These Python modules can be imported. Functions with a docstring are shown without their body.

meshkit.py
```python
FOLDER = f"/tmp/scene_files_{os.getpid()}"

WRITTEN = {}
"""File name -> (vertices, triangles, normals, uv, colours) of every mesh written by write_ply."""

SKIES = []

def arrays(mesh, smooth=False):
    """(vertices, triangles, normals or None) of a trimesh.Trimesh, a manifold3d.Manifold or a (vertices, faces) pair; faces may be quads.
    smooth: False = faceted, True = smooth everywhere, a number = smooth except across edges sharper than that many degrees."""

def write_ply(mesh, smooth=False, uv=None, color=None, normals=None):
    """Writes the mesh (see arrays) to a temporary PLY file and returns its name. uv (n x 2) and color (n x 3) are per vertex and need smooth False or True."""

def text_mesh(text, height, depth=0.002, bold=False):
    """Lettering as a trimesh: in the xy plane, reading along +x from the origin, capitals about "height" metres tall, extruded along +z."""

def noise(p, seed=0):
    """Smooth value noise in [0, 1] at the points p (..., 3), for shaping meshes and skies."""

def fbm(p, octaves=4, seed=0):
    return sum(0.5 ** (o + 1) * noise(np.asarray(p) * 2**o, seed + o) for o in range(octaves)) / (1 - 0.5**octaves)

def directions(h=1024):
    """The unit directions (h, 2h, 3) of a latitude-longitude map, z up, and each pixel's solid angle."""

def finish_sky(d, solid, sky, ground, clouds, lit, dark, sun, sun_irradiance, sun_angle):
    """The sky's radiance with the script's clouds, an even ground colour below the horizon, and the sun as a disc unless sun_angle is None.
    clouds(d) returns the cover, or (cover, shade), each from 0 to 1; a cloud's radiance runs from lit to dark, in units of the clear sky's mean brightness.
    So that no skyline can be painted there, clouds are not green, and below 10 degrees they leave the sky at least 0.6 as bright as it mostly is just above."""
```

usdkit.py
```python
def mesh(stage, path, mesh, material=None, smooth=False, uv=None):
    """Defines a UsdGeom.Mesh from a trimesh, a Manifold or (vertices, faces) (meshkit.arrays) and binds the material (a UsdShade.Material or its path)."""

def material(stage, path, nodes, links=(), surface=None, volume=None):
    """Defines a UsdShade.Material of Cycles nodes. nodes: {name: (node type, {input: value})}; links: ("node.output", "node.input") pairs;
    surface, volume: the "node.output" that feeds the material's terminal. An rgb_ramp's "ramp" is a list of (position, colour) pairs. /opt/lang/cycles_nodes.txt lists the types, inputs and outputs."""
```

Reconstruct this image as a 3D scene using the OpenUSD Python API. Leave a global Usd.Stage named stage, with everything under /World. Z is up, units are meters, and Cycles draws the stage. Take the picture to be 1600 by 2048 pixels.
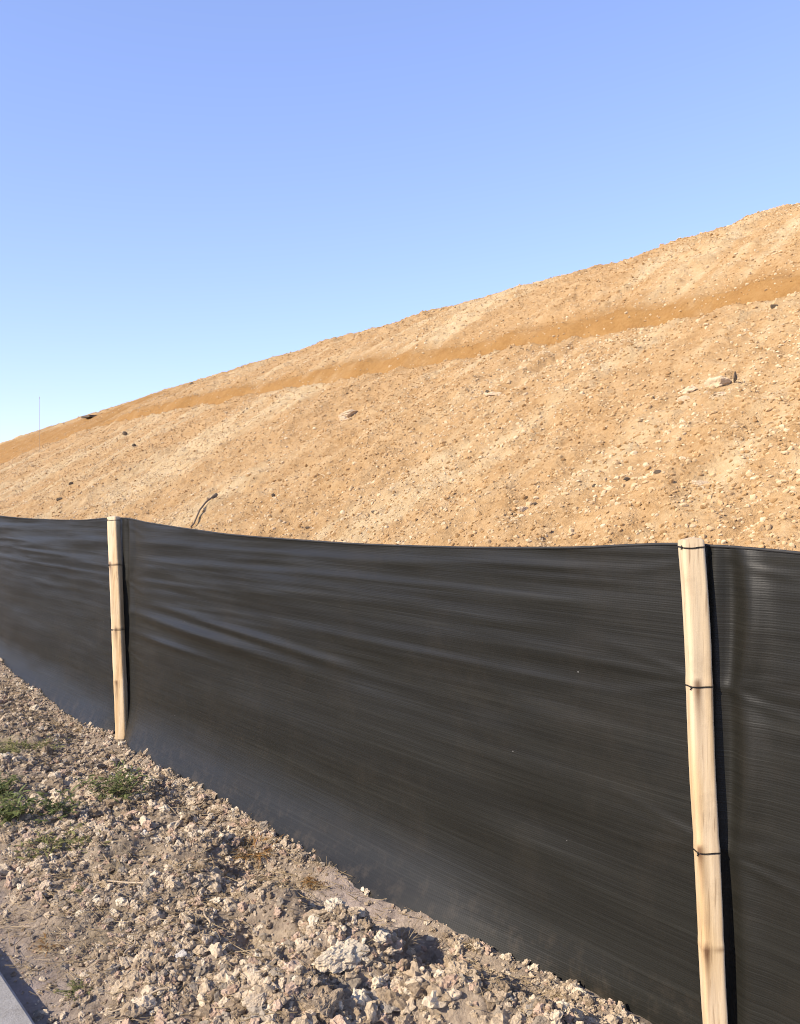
import math, random
import numpy as np, trimesh, usdkit, meshkit
from scipy.spatial import cKDTree
from pxr import Usd, UsdGeom, UsdLux, UsdShade, Gf, Sdf, Vt

stage = Usd.Stage.CreateInMemory()
UsdGeom.SetStageUpAxis(stage, UsdGeom.Tokens.z)
UsdGeom.SetStageMetersPerUnit(stage, 1.0)
UsdGeom.Xform.Define(stage, '/World')
UsdGeom.Scope.Define(stage, '/World/Looks')

# ------------------------------------------------------------------ camera, sky, sun
# The fence runs along +Y at X = 2.2, the road lies at X < 0.65, the embankment rises behind the fence.
THETA = math.radians(38.4)          # camera heading from +Y towards +X
EYE = 1.55
PITCH = math.atan(23 / 1800)
SUN_AZ, SUN_EL = math.radians(-84), math.radians(31)
EXPOSURE = 1.25

cam = UsdGeom.Camera.Define(stage, '/World/camera')
cam.CreateHorizontalApertureAttr(36.0)
cam.CreateVerticalApertureAttr(36.0 * 1024 / 800)
cam.CreateFocalLengthAttr(40.5)
cam.CreateExposureAttr(EXPOSURE)
cam.CreateClippingRangeAttr(Gf.Vec2f(0.05, 5000))
right = np.array([math.cos(THETA), -math.sin(THETA), 0])
fwd0 = np.array([math.sin(THETA), math.cos(THETA), 0])
fwd = fwd0 * math.cos(PITCH) - np.array([0, 0, 1]) * math.sin(PITCH)
up = np.cross(right, fwd)
M4 = np.eye(4); M4[0, :3] = right; M4[1, :3] = up; M4[2, :3] = -fwd; M4[3, :3] = (0, 0, EYE)
cam.AddTransformOp().Set(Gf.Matrix4d(*M4.ravel().tolist()))

dome = UsdLux.DomeLight.Define(stage, '/World/sky')
sky_mat = usdkit.material(stage, '/World/Looks/clear_sky', {
    'sky': ('sky_texture', {'sky_type': 'single_scattering', 'sun_disc': False, 'sun_elevation': SUN_EL,
                            'sun_rotation': SUN_AZ, 'altitude': 200.0, 'air_density': 1.0, 'aerosol_density': 0.35, 'ozone_density': 3.0}),
    'gm': ('gamma', {'gamma': 0.7}),
    'wb': ('mix_color', {'blend_type': 'multiply', 'fac': 1.0, 'b': (0.93, 0.928, 1.24), 'use_clamp': False}),
    'bg': ('background_shader', {'strength': 0.15})},
    [('sky.color', 'gm.color'), ('gm.color', 'wb.a'), ('wb.result', 'bg.color')], surface='bg.background')
UsdShade.MaterialBindingAPI.Apply(dome.GetPrim()).Bind(sky_mat)
dome.GetPrim().SetCustomDataByKey('kind', 'structure')

sun = UsdLux.DistantLight.Define(stage, '/World/sun')
sun.CreateIntensityAttr(0.88); sun.CreateAngleAttr(0.53); sun.CreateNormalizeAttr(True)
sun.CreateColorAttr(Gf.Vec3f(1.0, 0.90, 0.76))
sz = np.array([math.sin(SUN_AZ) * math.cos(SUN_EL), math.cos(SUN_AZ) * math.cos(SUN_EL), math.sin(SUN_EL)])
sx = np.cross([0, 0, 1], sz); sx /= np.linalg.norm(sx); sy = np.cross(sz, sx)
S4 = np.eye(4); S4[0, :3] = sx; S4[1, :3] = sy; S4[2, :3] = sz
sun.AddTransformOp().Set(Gf.Matrix4d(*S4.ravel().tolist()))

# ------------------------------------------------------------------ helpers
used = {}
def numbered(path):
    n = used.get(path, 0); used[path] = n + 1
    return path if n == 0 else f'{path}_{n:03d}'

def tag(prim, label=None, category=None, group=None, kind=None):
    p = prim.GetPrim()
    for k, v in (('label', label), ('category', category), ('group', group), ('kind', kind)):
        if v: p.SetCustomDataByKey(k, v)
    return prim

def obj(name, mesh, mat, parent=None, smooth=False):
    base = parent.GetPath().pathString if parent is not None else '/World'
    return usdkit.mesh(stage, numbered(f'{base}/{name}'), mesh, mat, smooth)

def thing(name, loc=(0, 0, 0)):
    x = UsdGeom.Xform.Define(stage, numbered(f'/World/{name}'))
    if any(loc): x.AddTranslateOp().Set(Gf.Vec3d(*map(float, loc)))
    return x

def attr(prim, name, values):
    UsdGeom.PrimvarsAPI(prim).CreatePrimvar(name, Sdf.ValueTypeNames.FloatArray, 'vertex').Set(Vt.FloatArray.FromNumpy(np.asarray(values, np.float32)))

def grid(xs, ys):
    """Vertices (n, 2) and faces of a height sheet, faces looking up."""
    X, Y = np.meshgrid(xs, ys, indexing='ij')
    nx, ny = len(xs), len(ys)
    i = np.arange(nx * ny).reshape(nx, ny)
    q = np.stack([i[:-1, :-1], i[1:, :-1], i[1:, 1:], i[:-1, 1:]], -1).reshape(-1, 4)
    return X.ravel(), Y.ravel(), q

def P(x, y, z=0.0):
    return np.stack(np.broadcast_arrays(np.asarray(x, float), np.asarray(y, float), np.asarray(z, float)), -1)

def fb(x, y, size, octaves=3, seed=0):
    """fbm centred on 0, about -0.5..0.5, of features of the given size in metres"""
    return meshkit.fbm(P(x, y, seed * 7.31) / np.array([size, size, 1.0]), octaves, seed) - 0.5

def smooth01(t):
    t = np.clip(t, 0, 1); return t * t * (3 - 2 * t)

def tube(path, radii, sides=10, cap=True):
    path = np.asarray(path, float); n = len(path)
    radii = np.broadcast_to(radii, n)
    t = np.gradient(path, axis=0); t /= np.linalg.norm(t, axis=1, keepdims=True)
    ref = np.array([1.0, 0, 0]) if abs(t[:, 0]).mean() < 0.8 else np.array([0, 0, 1.0])
    a = np.cross(t, ref); a /= np.linalg.norm(a, axis=1, keepdims=True); b = np.cross(t, a)
    ang = np.arange(sides) / sides * 2 * np.pi
    v = (path[:, None] + radii[:, None, None] * (np.cos(ang)[None, :, None] * a[:, None] + np.sin(ang)[None, :, None] * b[:, None])).reshape(-1, 3)
    f = []
    for i in range(n - 1):
        for k in range(sides):
            p, q = i * sides + k, i * sides + (k + 1) % sides
            f += [[p, q, q + sides], [p, q + sides, p + sides]]
    if cap:
        v = np.vstack([v, path[:1], path[-1:]]); c0, c1 = len(v) - 2, len(v) - 1
        for k in range(sides):
            f += [[c0, (k + 1) % sides, k], [c1, (n - 1) * sides + k, (n - 1) * sides + (k + 1) % sides]]
    m = trimesh.Trimesh(v, np.array(f), process=False)
    if m.volume < 0: m.invert()
    return m

# ------------------------------------------------------------------ materials
def soil(name, ramp, scale, bump=0.6, fine=60.0, dist=0.01, vary=0.0, rough=0.95, second=None):
    """Dry earth: two sizes of noise through a colour ramp, fine grain in relief. vary: per-object tone."""
    nodes = {
        'g': ('geometry', {}),
        'n1': ('noise_texture', {'scale': scale, 'detail': 8.0, 'roughness': 0.65}),
        'n2': ('noise_texture', {'scale': scale * 7.3, 'detail': 5.0, 'roughness': 0.6}),
        'm': ('mix_float', {'fac': 0.45}),
        'r': ('rgb_ramp', {'ramp': ramp}),
        'bn': ('noise_texture', {'scale': fine, 'detail': 6.0, 'roughness': 0.7}),
        'b': ('bump', {'strength': bump, 'distance': dist}),
        'p': ('principled_bsdf', {'roughness': rough, 'specular_ior_level': 0.15, 'diffuse_roughness': 0.6})}
    links = [('g.position', 'n1.vector'), ('g.position', 'n2.vector'), ('g.position', 'bn.vector'),
             ('n1.fac', 'm.a'), ('n2.fac', 'm.b'), ('bn.fac', 'b.height'), ('b.normal', 'p.normal')]
    src = 'm.result'
    if vary:
        nodes['oi'] = ('object_info', {})
        nodes['va'] = ('math', {'math_type': 'multiply_add', 'value2': vary, 'value3': -vary / 2})
        nodes['ad'] = ('math', {'math_type': 'add'})
        links += [('oi.random', 'va.value1'), ('va.value', 'ad.value1'), ('m.result', 'ad.value2')]
        src = 'ad.value'
    links += [(src, 'r.fac')]
    col = 'r.color'
    for k, (layer, ramp2) in enumerate(second or []):
        nodes[f'at{k}'] = ('attribute', {'attribute': layer})
        nodes[f'rr{k}'] = ('rgb_ramp', {'ramp': ramp2})
        nodes[f'mx{k}'] = ('mix_color', {})
        links += [('m.result', f'rr{k}.fac'), (f'at{k}.fac', f'mx{k}.fac'), (col, f'mx{k}.a'), (f'rr{k}.color', f'mx{k}.b')]
        col = f'mx{k}.result'
    links += [(col, 'p.base_color')]
    return usdkit.material(stage, f'/World/Looks/{name}', nodes, links, surface='p.BSDF')

M = {}
M['ground'] = soil('dry_ground', [(0.28, (0.152, 0.111, 0.077)), (0.45, (0.254, 0.195, 0.137)), (0.56, (0.351, 0.274, 0.192)), (0.72, (0.484, 0.388, 0.280))],
                   5.0, 1.0, 110.0, 0.014, second=[('mauve', [(0.3, (0.242, 0.191, 0.161)), (0.6, (0.363, 0.296, 0.255)), (0.8, (0.460, 0.376, 0.316))]),
                                                    ('humus', [(0.3, (0.116, 0.092, 0.050)), (0.55, (0.206, 0.166, 0.093)), (0.8, (0.315, 0.259, 0.149))])])
M['clod'] = soil('dry_clod', [(0.22, (0.212, 0.154, 0.097)), (0.42, (0.351, 0.265, 0.172)), (0.58, (0.466, 0.361, 0.239)), (0.8, (0.593, 0.481, 0.335))], 9.0, 1.0, 160.0, 0.010, vary=0.45)
M['pale_clod'] = soil('pale_clod', [(0.25, (0.411, 0.320, 0.217)), (0.5, (0.557, 0.450, 0.316)), (0.8, (0.640, 0.579, 0.434))], 9.0, 0.9, 160.0, 0.008, vary=0.3)
M['pink_clod'] = soil('pinkish_clod', [(0.25, (0.303, 0.204, 0.137)), (0.5, (0.436, 0.310, 0.217)), (0.8, (0.544, 0.413, 0.298))], 9.0, 0.9, 160.0, 0.008, vary=0.3)
M['grey_clod'] = soil('grey_clod', [(0.25, (0.182, 0.147, 0.106)), (0.5, (0.285, 0.234, 0.172)), (0.8, (0.399, 0.339, 0.260))], 9.0, 0.9, 160.0, 0.008, vary=0.3)
M['white_stone'] = soil('white_stone', [(0.25, (.42, .37, .30)), (0.6, (.56, .51, .43))], 20.0, 0.4, 180.0, 0.004, rough=0.8)
HILL_RAMP = [(0.28, (0.270, 0.155, 0.064)), (0.42, (0.369, 0.226, 0.099)), (0.53, (0.436, 0.282, 0.135)), (0.64, (0.482, 0.328, 0.170)), (0.76, (0.531, 0.390, 0.228))]
PALE_RAMP = [(0.3, (0.400, 0.275, 0.141)), (0.5, (0.495, 0.367, 0.204)), (0.7, (0.575, 0.454, 0.286))]
M['hill'] = soil('embankment_earth', HILL_RAMP, 2.2, 1.0, 16.0, 0.07,
                 second=[('pale', PALE_RAMP), ('bank', [(0.3, (.25, .128, .04)), (0.5, (.33, .180, .060)), (0.75, (.40, .236, .09))])])
M['hill_clod'] = soil('embankment_clod', [(0.2, (0.279, 0.164, 0.069)), (0.42, (0.378, 0.235, 0.106)), (0.6, (0.450, 0.297, 0.146)), (0.85, (0.522, 0.381, 0.216))], 1.5, 0.8, 30.0, 0.02, vary=0.6)
M['hill_pale'] = soil('embankment_pale_clod', [(0.25, (0.387, 0.262, 0.135)), (0.5, (0.486, 0.355, 0.204)), (0.8, (0.576, 0.457, 0.298))], 1.5, 0.6, 30.0, 0.02, vary=0.5)
M['pale_rock'] = soil('chalky_rock', [(0.25, (.43, .31, .18)), (0.5, (.52, .40, .26)), (0.8, (.60, .49, .35))], 6.0, 0.8, 40.0, 0.02)
M['dark_stone'] = soil('dark_stone', [(0.25, (.065, .048, .032)), (0.6, (.12, .092, .065))], 8.0, 0.6, 60.0, 0.01)
M['far'] = soil('far_plain', [(0.3, (.30, .22, .14)), (0.7, (.42, .32, .21))], 0.08, 0.5, 2.0, 0.1)
M['asphalt'] = soil('worn_asphalt', [(0.3, (.05, .05, .05)), (0.7, (.085, .083, .08))], 3.0, 0.5, 220.0, 0.004, rough=0.85)
M['kerb'] = soil('kerb_concrete', [(0.3, (.20, .182, .155)), (0.45, (.28, .26, .23)), (0.6, (.33, .31, .28)), (0.75, (.39, .37, .335))], 14.0, 0.9, 130.0, 0.004, rough=0.9)

def foliage(name, dark, light, trans=0.35):
    return usdkit.material(stage, f'/World/Looks/{name}', {
        'g': ('geometry', {}), 'r': ('rgb_ramp', {'ramp': [(0.0, dark), (1.0, light)]}),
        'd': ('principled_bsdf', {'roughness': 0.6, 'specular_ior_level': 0.3}), 't': ('translucent_bsdf', {}), 'm': ('mix_closure', {'fac': trans})},
        [('g.random_per_island', 'r.fac'), ('r.color', 'd.base_color'), ('r.color', 't.color'), ('d.BSDF', 'm.closure1'), ('t.BSDF', 'm.closure2')], surface='m.closure')
M['leaf'] = foliage('weed_leaf', (.13, .15, .045), (.36, .35, .14))
M['yellow_leaf'] = foliage('yellowing_leaf', (.20, .19, .065), (.42, .37, .16))
M['stem'] = foliage('weed_stem', (.14, .14, .06), (.22, .2, .1), 0.1)
M['straw'] = foliage('dry_straw', (.30, .22, .12), (.56, .44, .27), 0.2)
M['rust_straw'] = foliage('orange_straw', (.30, .155, .045), (.52, .31, .11), 0.25)

# black woven shade net: threads run along Y
M['net'] = usdkit.material(stage, '/World/Looks/black_shade_net', {
    'g': ('geometry', {}),
    'mp': ('mapping', {'mapping_type': 'point', 'scale': (6.0, 1.6, 120.0)}),
    'st': ('noise_texture', {'scale': 1.0, 'detail': 6.0, 'roughness': 0.65}),
    'mp2': ('mapping', {'mapping_type': 'point', 'scale': (2.0, 0.35, 14.0)}),
    'st2': ('noise_texture', {'scale': 1.0, 'detail': 4.0, 'roughness': 0.55}),
    'mx': ('mix_float', {'fac': 0.4}),
    'r': ('rgb_ramp', {'ramp': [(0.33, (.0088, .0081, .0060)), (0.47, (.0110, .0102, .0077)), (0.56, (.0135, .0127, .0098)), (0.68, (.0195, .0186, .0150))]}),
    'vo': ('voronoi_texture', {'feature': 'f1', 'scale': 5.5}),
    'lt': ('math', {'math_type': 'less_than', 'value2': 0.013}),
    'sp': ('mix_color', {'b': (.16, .155, .145)}),
    'sx': ('separate_xyz', {}),
    'mud': ('map_range', {'clamp': True, 'from_min': 0.02, 'from_max': 0.20, 'to_min': 1.0, 'to_max': 0.0}),
    'mn': ('noise_texture', {'scale': 14.0, 'detail': 7.0, 'roughness': 0.7}),
    'mr': ('map_range', {'clamp': True, 'from_min': 0.48, 'from_max': 0.72, 'to_min': 0.0, 'to_max': 0.13}),
    'mm': ('math', {'math_type': 'multiply'}),
    'dn': ('noise_texture', {'scale': 3.0, 'detail': 8.0, 'roughness': 0.75}),
    'dr': ('map_range', {'clamp': True, 'from_min': 0.50, 'from_max': 0.8, 'to_min': 0.0, 'to_max': 0.03}),
    'da': ('math', {'math_type': 'maximum'}),
    'dust': ('mix_color', {'b': (.24, .18, .12)}),
    'vw': ('wave_texture', {'wave_type': 'bands', 'bands_direction': 'y', 'scale': 34.0, 'distortion': 0.8}),
    'vs': ('math', {'math_type': 'multiply_add', 'value2': 0.03}),
    'weave': ('wave_texture', {'wave_type': 'bands', 'bands_direction': 'z', 'scale': 50.0, 'distortion': 0.6}),
    'ws': ('math', {'math_type': 'multiply', 'value2': 0.06}),
    'hs': ('math', {'math_type': 'add'}),
    'b': ('bump', {'strength': 0.34, 'distance': 0.005}),
    'p': ('principled_bsdf', {'roughness': 0.44, 'specular_ior_level': 0.24, 'sheen_weight': 0.0}),
}, [('g.position', 'mp.vector'), ('mp.vector', 'st.vector'), ('g.position', 'mp2.vector'), ('mp2.vector', 'st2.vector'),
    ('st.fac', 'mx.a'), ('st2.fac', 'mx.b'), ('mx.result', 'r.fac'), ('g.position', 'vo.vector'), ('vo.distance', 'lt.value1'),
    ('lt.value', 'sp.fac'), ('r.color', 'sp.a'),
    ('g.position', 'sx.vector'), ('sx.z', 'mud.value'), ('g.position', 'mn.vector'), ('mn.fac', 'mr.value'), ('mud.result', 'mm.value1'), ('mr.result', 'mm.value2'),
    ('g.position', 'dn.vector'), ('dn.fac', 'dr.value'), ('mm.value', 'da.value1'), ('dr.result', 'da.value2'), ('da.value', 'dust.fac'), ('sp.result', 'dust.a'), ('dust.result', 'p.base_color'),
    ('g.position', 'vw.vector'), ('vw.fac', 'vs.value1'), ('ws.value', 'vs.value3'),
    ('g.position', 'weave.vector'), ('weave.fac', 'ws.value1'), ('vs.value', 'hs.value1'), ('mx.result', 'hs.value2'), ('hs.value', 'b.height'),
    ('b.normal', 'p.normal')], surface='p.BSDF')

# peeled wood: grain along z; the attribute stain carries the brown weathering around knots
M['wood'] = usdkit.material(stage, '/World/Looks/peeled_wood', {
    'g': ('geometry', {}),
    'mp': ('mapping', {'mapping_type': 'point', 'scale': (60.0, 60.0, 2.2)}),
    'n': ('noise_texture', {'scale': 1.0, 'detail': 6.0, 'roughness': 0.6}),
    'mp2': ('mapping', {'mapping_type': 'point', 'scale': (16.0, 16.0, 1.6)}),
    'n2': ('noise_texture', {'scale': 1.0, 'detail': 3.0, 'roughness': 0.5}),
    'r': ('rgb_ramp', {'ramp': [(0.3, (.27, .16, .07)), (0.45, (.43, .29, .145)), (0.6, (.53, .39, .225))]}),
    'r2': ('rgb_ramp', {'ramp': [(0.36, (.47, .28, .125)), (0.48, (.55, .40, .22)), (0.6, (.62, .50, .345))]}),
    'c': ('mix_color', {'fac': 0.5}),
    'at': ('attribute', {'attribute': 'stain'}),
    'bl': ('attribute', {'attribute': 'bleach'}),
    'c1': ('mix_color', {'b': (.56, .445, .29)}),
    'c2': ('mix_color', {'b': (.12, .062, .028)}),
    'mp3': ('mapping', {'mapping_type': 'point', 'scale': (150.0, 150.0, 1.6)}),
    'n3': ('noise_texture', {'scale': 1.0, 'detail': 2.0, 'roughness': 0.5}),
    'cr': ('map_range', {'clamp': True, 'from_min': 0.60, 'from_max': 0.68, 'to_min': 0.0, 'to_max': 0.55}),
    'n4': ('noise_texture', {'scale': 7.0, 'detail': 6.0, 'roughness': 0.7}),
    'sm': ('map_range', {'clamp': True, 'from_min': 0.52, 'from_max': 0.75, 'to_min': 0.0, 'to_max': 0.5}),
    'cmx': ('mix_color', {'b': (.20, .12, .06)}),
    'smx': ('mix_color', {'b': (.30, .215, .13)}),
    'b': ('bump', {'strength': 0.5, 'distance': 0.003}),
    'p': ('principled_bsdf', {'roughness': 0.6, 'specular_ior_level': 0.3})},
    [('g.position', 'mp.vector'), ('mp.vector', 'n.vector'), ('g.position', 'mp2.vector'), ('mp2.vector', 'n2.vector'), ('n.fac', 'r.fac'), ('n2.fac', 'r2.fac'),
     ('r.color', 'c.a'), ('r2.color', 'c.b'), ('at.fac', 'c2.fac'), ('bl.fac', 'c1.fac'), ('c.result', 'c1.a'), ('c1.result', 'c2.a'), ('g.position', 'mp3.vector'), ('mp3.vector', 'n3.vector'), ('n3.fac', 'cr.value'), ('g.position', 'n4.vector'), ('n4.fac', 'sm.value'), ('cr.result', 'cmx.fac'), ('c2.result', 'cmx.a'), ('sm.result', 'smx.fac'), ('cmx.result', 'smx.a'), ('smx.result', 'p.base_color'), ('n.fac', 'b.height'), ('b.normal', 'p.normal')], surface='p.BSDF')
def plain(name, color, rough=0.6, metallic=0.0):
    return usdkit.material(stage, f'/World/Looks/{name}', {
        'g': ('geometry', {}), 'n': ('noise_texture', {'scale': 40.0, 'detail': 4.0}),
        'r': ('rgb_ramp', {'ramp': [(0.3, tuple(c * 0.7 for c in color)), (0.7, tuple(min(1, c * 1.25) for c in color))]}),
        'p': ('principled_bsdf', {'roughness': rough, 'metallic': metallic})},
        [('g.position', 'n.vector'), ('n.fac', 'r.fac'), ('r.color', 'p.base_color')], surface='p.BSDF')
M['wire'] = plain('dark_wire', (.03, .025, .02), 0.5, 0.6)
M['cord'] = plain('black_cord', (.014, .013, .012), 0.7)
M['twig'] = plain('grey_twig', (.34, .26, .17), 0.8)
M['dark_wood'] = plain('dark_stick', (.10, .07, .045), 0.8)
M['old_wood'] = plain('weathered_stick', (.30, .23, .155), 0.8)

# ------------------------------------------------------------------ terrain: the strip of broken ground
FENCE_X, KERB_X = 2.20, 0.79
# mounds and hollows (x, y, radius x, radius y, height)
LUMPS = [(1.70, 2.86, .11, .15, .075), (1.72, 2.44, .12, .16, .06), (1.34, 2.42, .12, .12, .04), (1.88, 2.88, .08, .14, -.04), (1.62, 2.42, .20, .17, .085), (1.40, 2.20, .16, .14, .07), (1.82, 2.02, .17, .15, .07), (1.95, 1.72, .15, .16, .075), (1.30, 2.75, .22, .2, .035),
         (1.93, 2.72, .12, .13, -.06), (1.80, 3.30, .13, .16, -.06), (1.72, 3.62, .14, .14, .06), (1.50, 3.25, .2, .22, .05), (1.38, 3.95, .22, .25, .04),
         (1.75, 4.6, .2, .3, .05), (1.4, 5.2, .3, .3, .05), (1.2, 4.6, .18, .25, .03), (1.7, 6.2, .25, .4, .05), (1.35, 7.2, .3, .4, .05), (1.75, 8.2, .25, .4, .05),
         (1.55, 2.78, .09, .11, -.045), (1.20, 3.35, .14, .2, .03), (1.62, 1.95, .08, .1, -.05), (2.0, 2.25, .09, .12, -.035)]

def ground_z(x, y):
    x, y = np.asarray(x, float), np.asarray(y, float)
    mid = smooth01((x - 0.86) / 0.28)
    z = -0.012 + 0.05 * mid * (1 - 0.4 * smooth01((x - 1.7) / 0.4)) - 0.02
    for lx, ly, rx, ry, h in LUMPS:
        z = z + 1.3 * h * (1 - 0.85 * smooth01((x - 1.90) / .13)) * np.exp(-((x - lx) / rx) ** 2 - ((y - ly) / ry) ** 2)
    rough = (0.25 + 0.75 * mid) * (1 - 0.6 * smooth01((x - 1.95) / .12))
    z = z + rough * (0.08 * fb(x, y, .42, 3, 1) + 0.10 * fb(x, y, .14, 3, 2) + 0.055 * fb(x, y, .05, 3, 3))
    z = z + 0.12 * smooth01((y - 6.0) / 3.0) * smooth01((x - 1.0) / .8)
    heap = np.exp(-((x - 2.12) / 0.10) ** 2)
    z = z + heap * (0.035 + 0.03 * fb(x, y, .9, 2, 5))
    return z

def spaced(stops):
    """stops: (from, to, step from, step to)"""
    out = []
    for a, b, s0, s1 in stops:
        y = a
        while y < b - 1e-6:
            out.append(y); y += s0 + (s1 - s0) * (y - a) / (b - a)
    return np.array(out + [stops[-1][1]])

gx = spaced([(KERB_X + .004, 2.3, .0085, .0085), (2.3, 3.15, .05, .1)])
gy = spaced([(-4, 0.8, .12, .02), (0.8, 4.2, .0085, .0085), (4.2, 9.5, .0085, .024), (9.5, 30, .05, .5), (30, 140, 1, 6)])
x, y, q = grid(gx, gy)
z = ground_z(x, y)
mauve = np.maximum(smooth01((1.02 - x) / .12), np.exp(-((x - 2.02) / .13) ** 2 - ((y - 2.75) / .55) ** 2)) * smooth01(0.5 + 2.2 * fb(x, y, .25, 3, 9))
g = tag(obj('ground', (P(x, y, z), q), M['ground'], smooth=True), kind='structure')
humus = smooth01(0.2 + 3.0 * fb(x, y, .45, 3, 93)) * smooth01((1.9 - x) / .5) * smooth01((y - 2.4) / .8)
attr(g, 'humus', 0.8 * humus)
attr(g, 'mauve', np.clip(mauve, 0, 1))

# ------------------------------------------------------------------ the embankment
TOE, LIP, CREST = 4.2, 11.6, 18.0
def lip_h(y): return np.interp(y, [-40, -10, 28, 33, 38, 45, 60, 90, 130], [4.2, 4.3, 4.3, 4.2, 3.85, 3.15, 2.4, 1.2, 0.0])
def crest_h(y): return np.interp(y, [-40, -10, 9.4, 16.3, 22.7, 37, 49.7, 70, 95, 130], [7.4, 7.75, 7.66, 7.40, 7.24, 6.92, 6.5, 5.75, 3.8, 0.0])

def hill_z(x, y, want_bank=False):
    x, y = np.asarray(x, float), np.asarray(y, float)
    wob = 0.5 * fb(y, y * 0 + 3, 5.0, 3, 21) + 0.45 * fb(y, y * 0, 1.1, 3, 22)
    xs = x + wob * smooth01((x - 8) / 3)
    hl, hc = lip_h(y), crest_h(y)
    low = hl * np.clip((xs - TOE) / (LIP - TOE), 0, 1.2)
    dip = hl - 0.16 * smooth01((xs - LIP) / 0.45)
    rise = 0.74
    b0, b1 = LIP + 0.35, LIP + 1.15
    bank = hl - 0.16 + rise * smooth01((xs - b0) / (b1 - b0)) ** 0.9
    t = np.clip((xs - b1) / (CREST - b1), 0, 1)
    top0 = hl - 0.16 + rise
    upper = top0 + (hc - top0) * (1.34 * t - 0.34 * t * t)
    z = np.where(xs < LIP, low, np.where(xs < b0, dip, np.where(xs < b1, bank, upper)))
    back = np.clip((xs - CREST) / 2.0, 0, 1)
    over = hc + 0.12 * (1 - (1 - back) ** 2)
    over = over * (1 - smooth01((xs - 27) / 14))
    z = np.where(xs > CREST, over, z)
    bankm = smooth01((xs - (LIP - .08)) / .16) * (1 - smooth01((xs - b1 + .35) / 1.0))
    far_bank = smooth01((y - 29) / 9)
    bankm = np.maximum(bankm, far_bank * smooth01((xs - (LIP - .1)) / .2) * (1 - smooth01((xs - 15.5) / 1.5)))
    on = smooth01((x - TOE + .6) / 1.0) * np.clip(z / 0.6, 0, 1)
    tex = on * (1 - 0.5 * bankm)
    z = z + (0.30 - 0.16 * smooth01((x - 12) / 3)) * on * fb(x, y, 3.2, 2, 31)
    z = z + tex * (0.14 * fb(x * 0.12, y, .32, 2, 36) + 0.16 * fb(x * 0.28, y, .55, 3, 32) + 0.19 * fb(x, y, .42, 3, 33) + 0.13 * fb(x, y, .16, 2, 34))
    z = z + 0.02 * fb(x, y, .6, 3, 35) - 0.03
    z = z + 0.05 * (1 - smooth01((x - 2.6) / 0.5)) * -1.0
    return (z, bankm) if want_bank else z

hx = spaced([(2.6, 4.2, .3, .1), (4.2, 19.5, .045, .055), (19.5, 44, .1, 1.2)])
hy = spaced([(-30, -6, 1.0, .2), (-6, 1, .2, .05), (1, 12, .048, .055), (12, 60, .055, .30), (60, 140, .3, 2.5)])
x, y, q = grid(hx, hy)
z, bankm = hill_z(x, y, True)
pale = 0.95 * smooth01(0.18 + 2.8 * fb(x * .3, y, 1.5, 3, 82) + 2.6 * fb(x * .2, y, .30, 4, 83)) * smooth01((x - 4.5) / .5)
h = tag(obj('hill', (P(x, y, z), q), M['hill'], smooth=True), kind='structure')
attr(h, 'pale', pale)
attr(h, 'bank', np.clip(bankm * (1.1 + 1.9 * fb(x, y, .45, 4, 41)), 0, 1))

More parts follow.
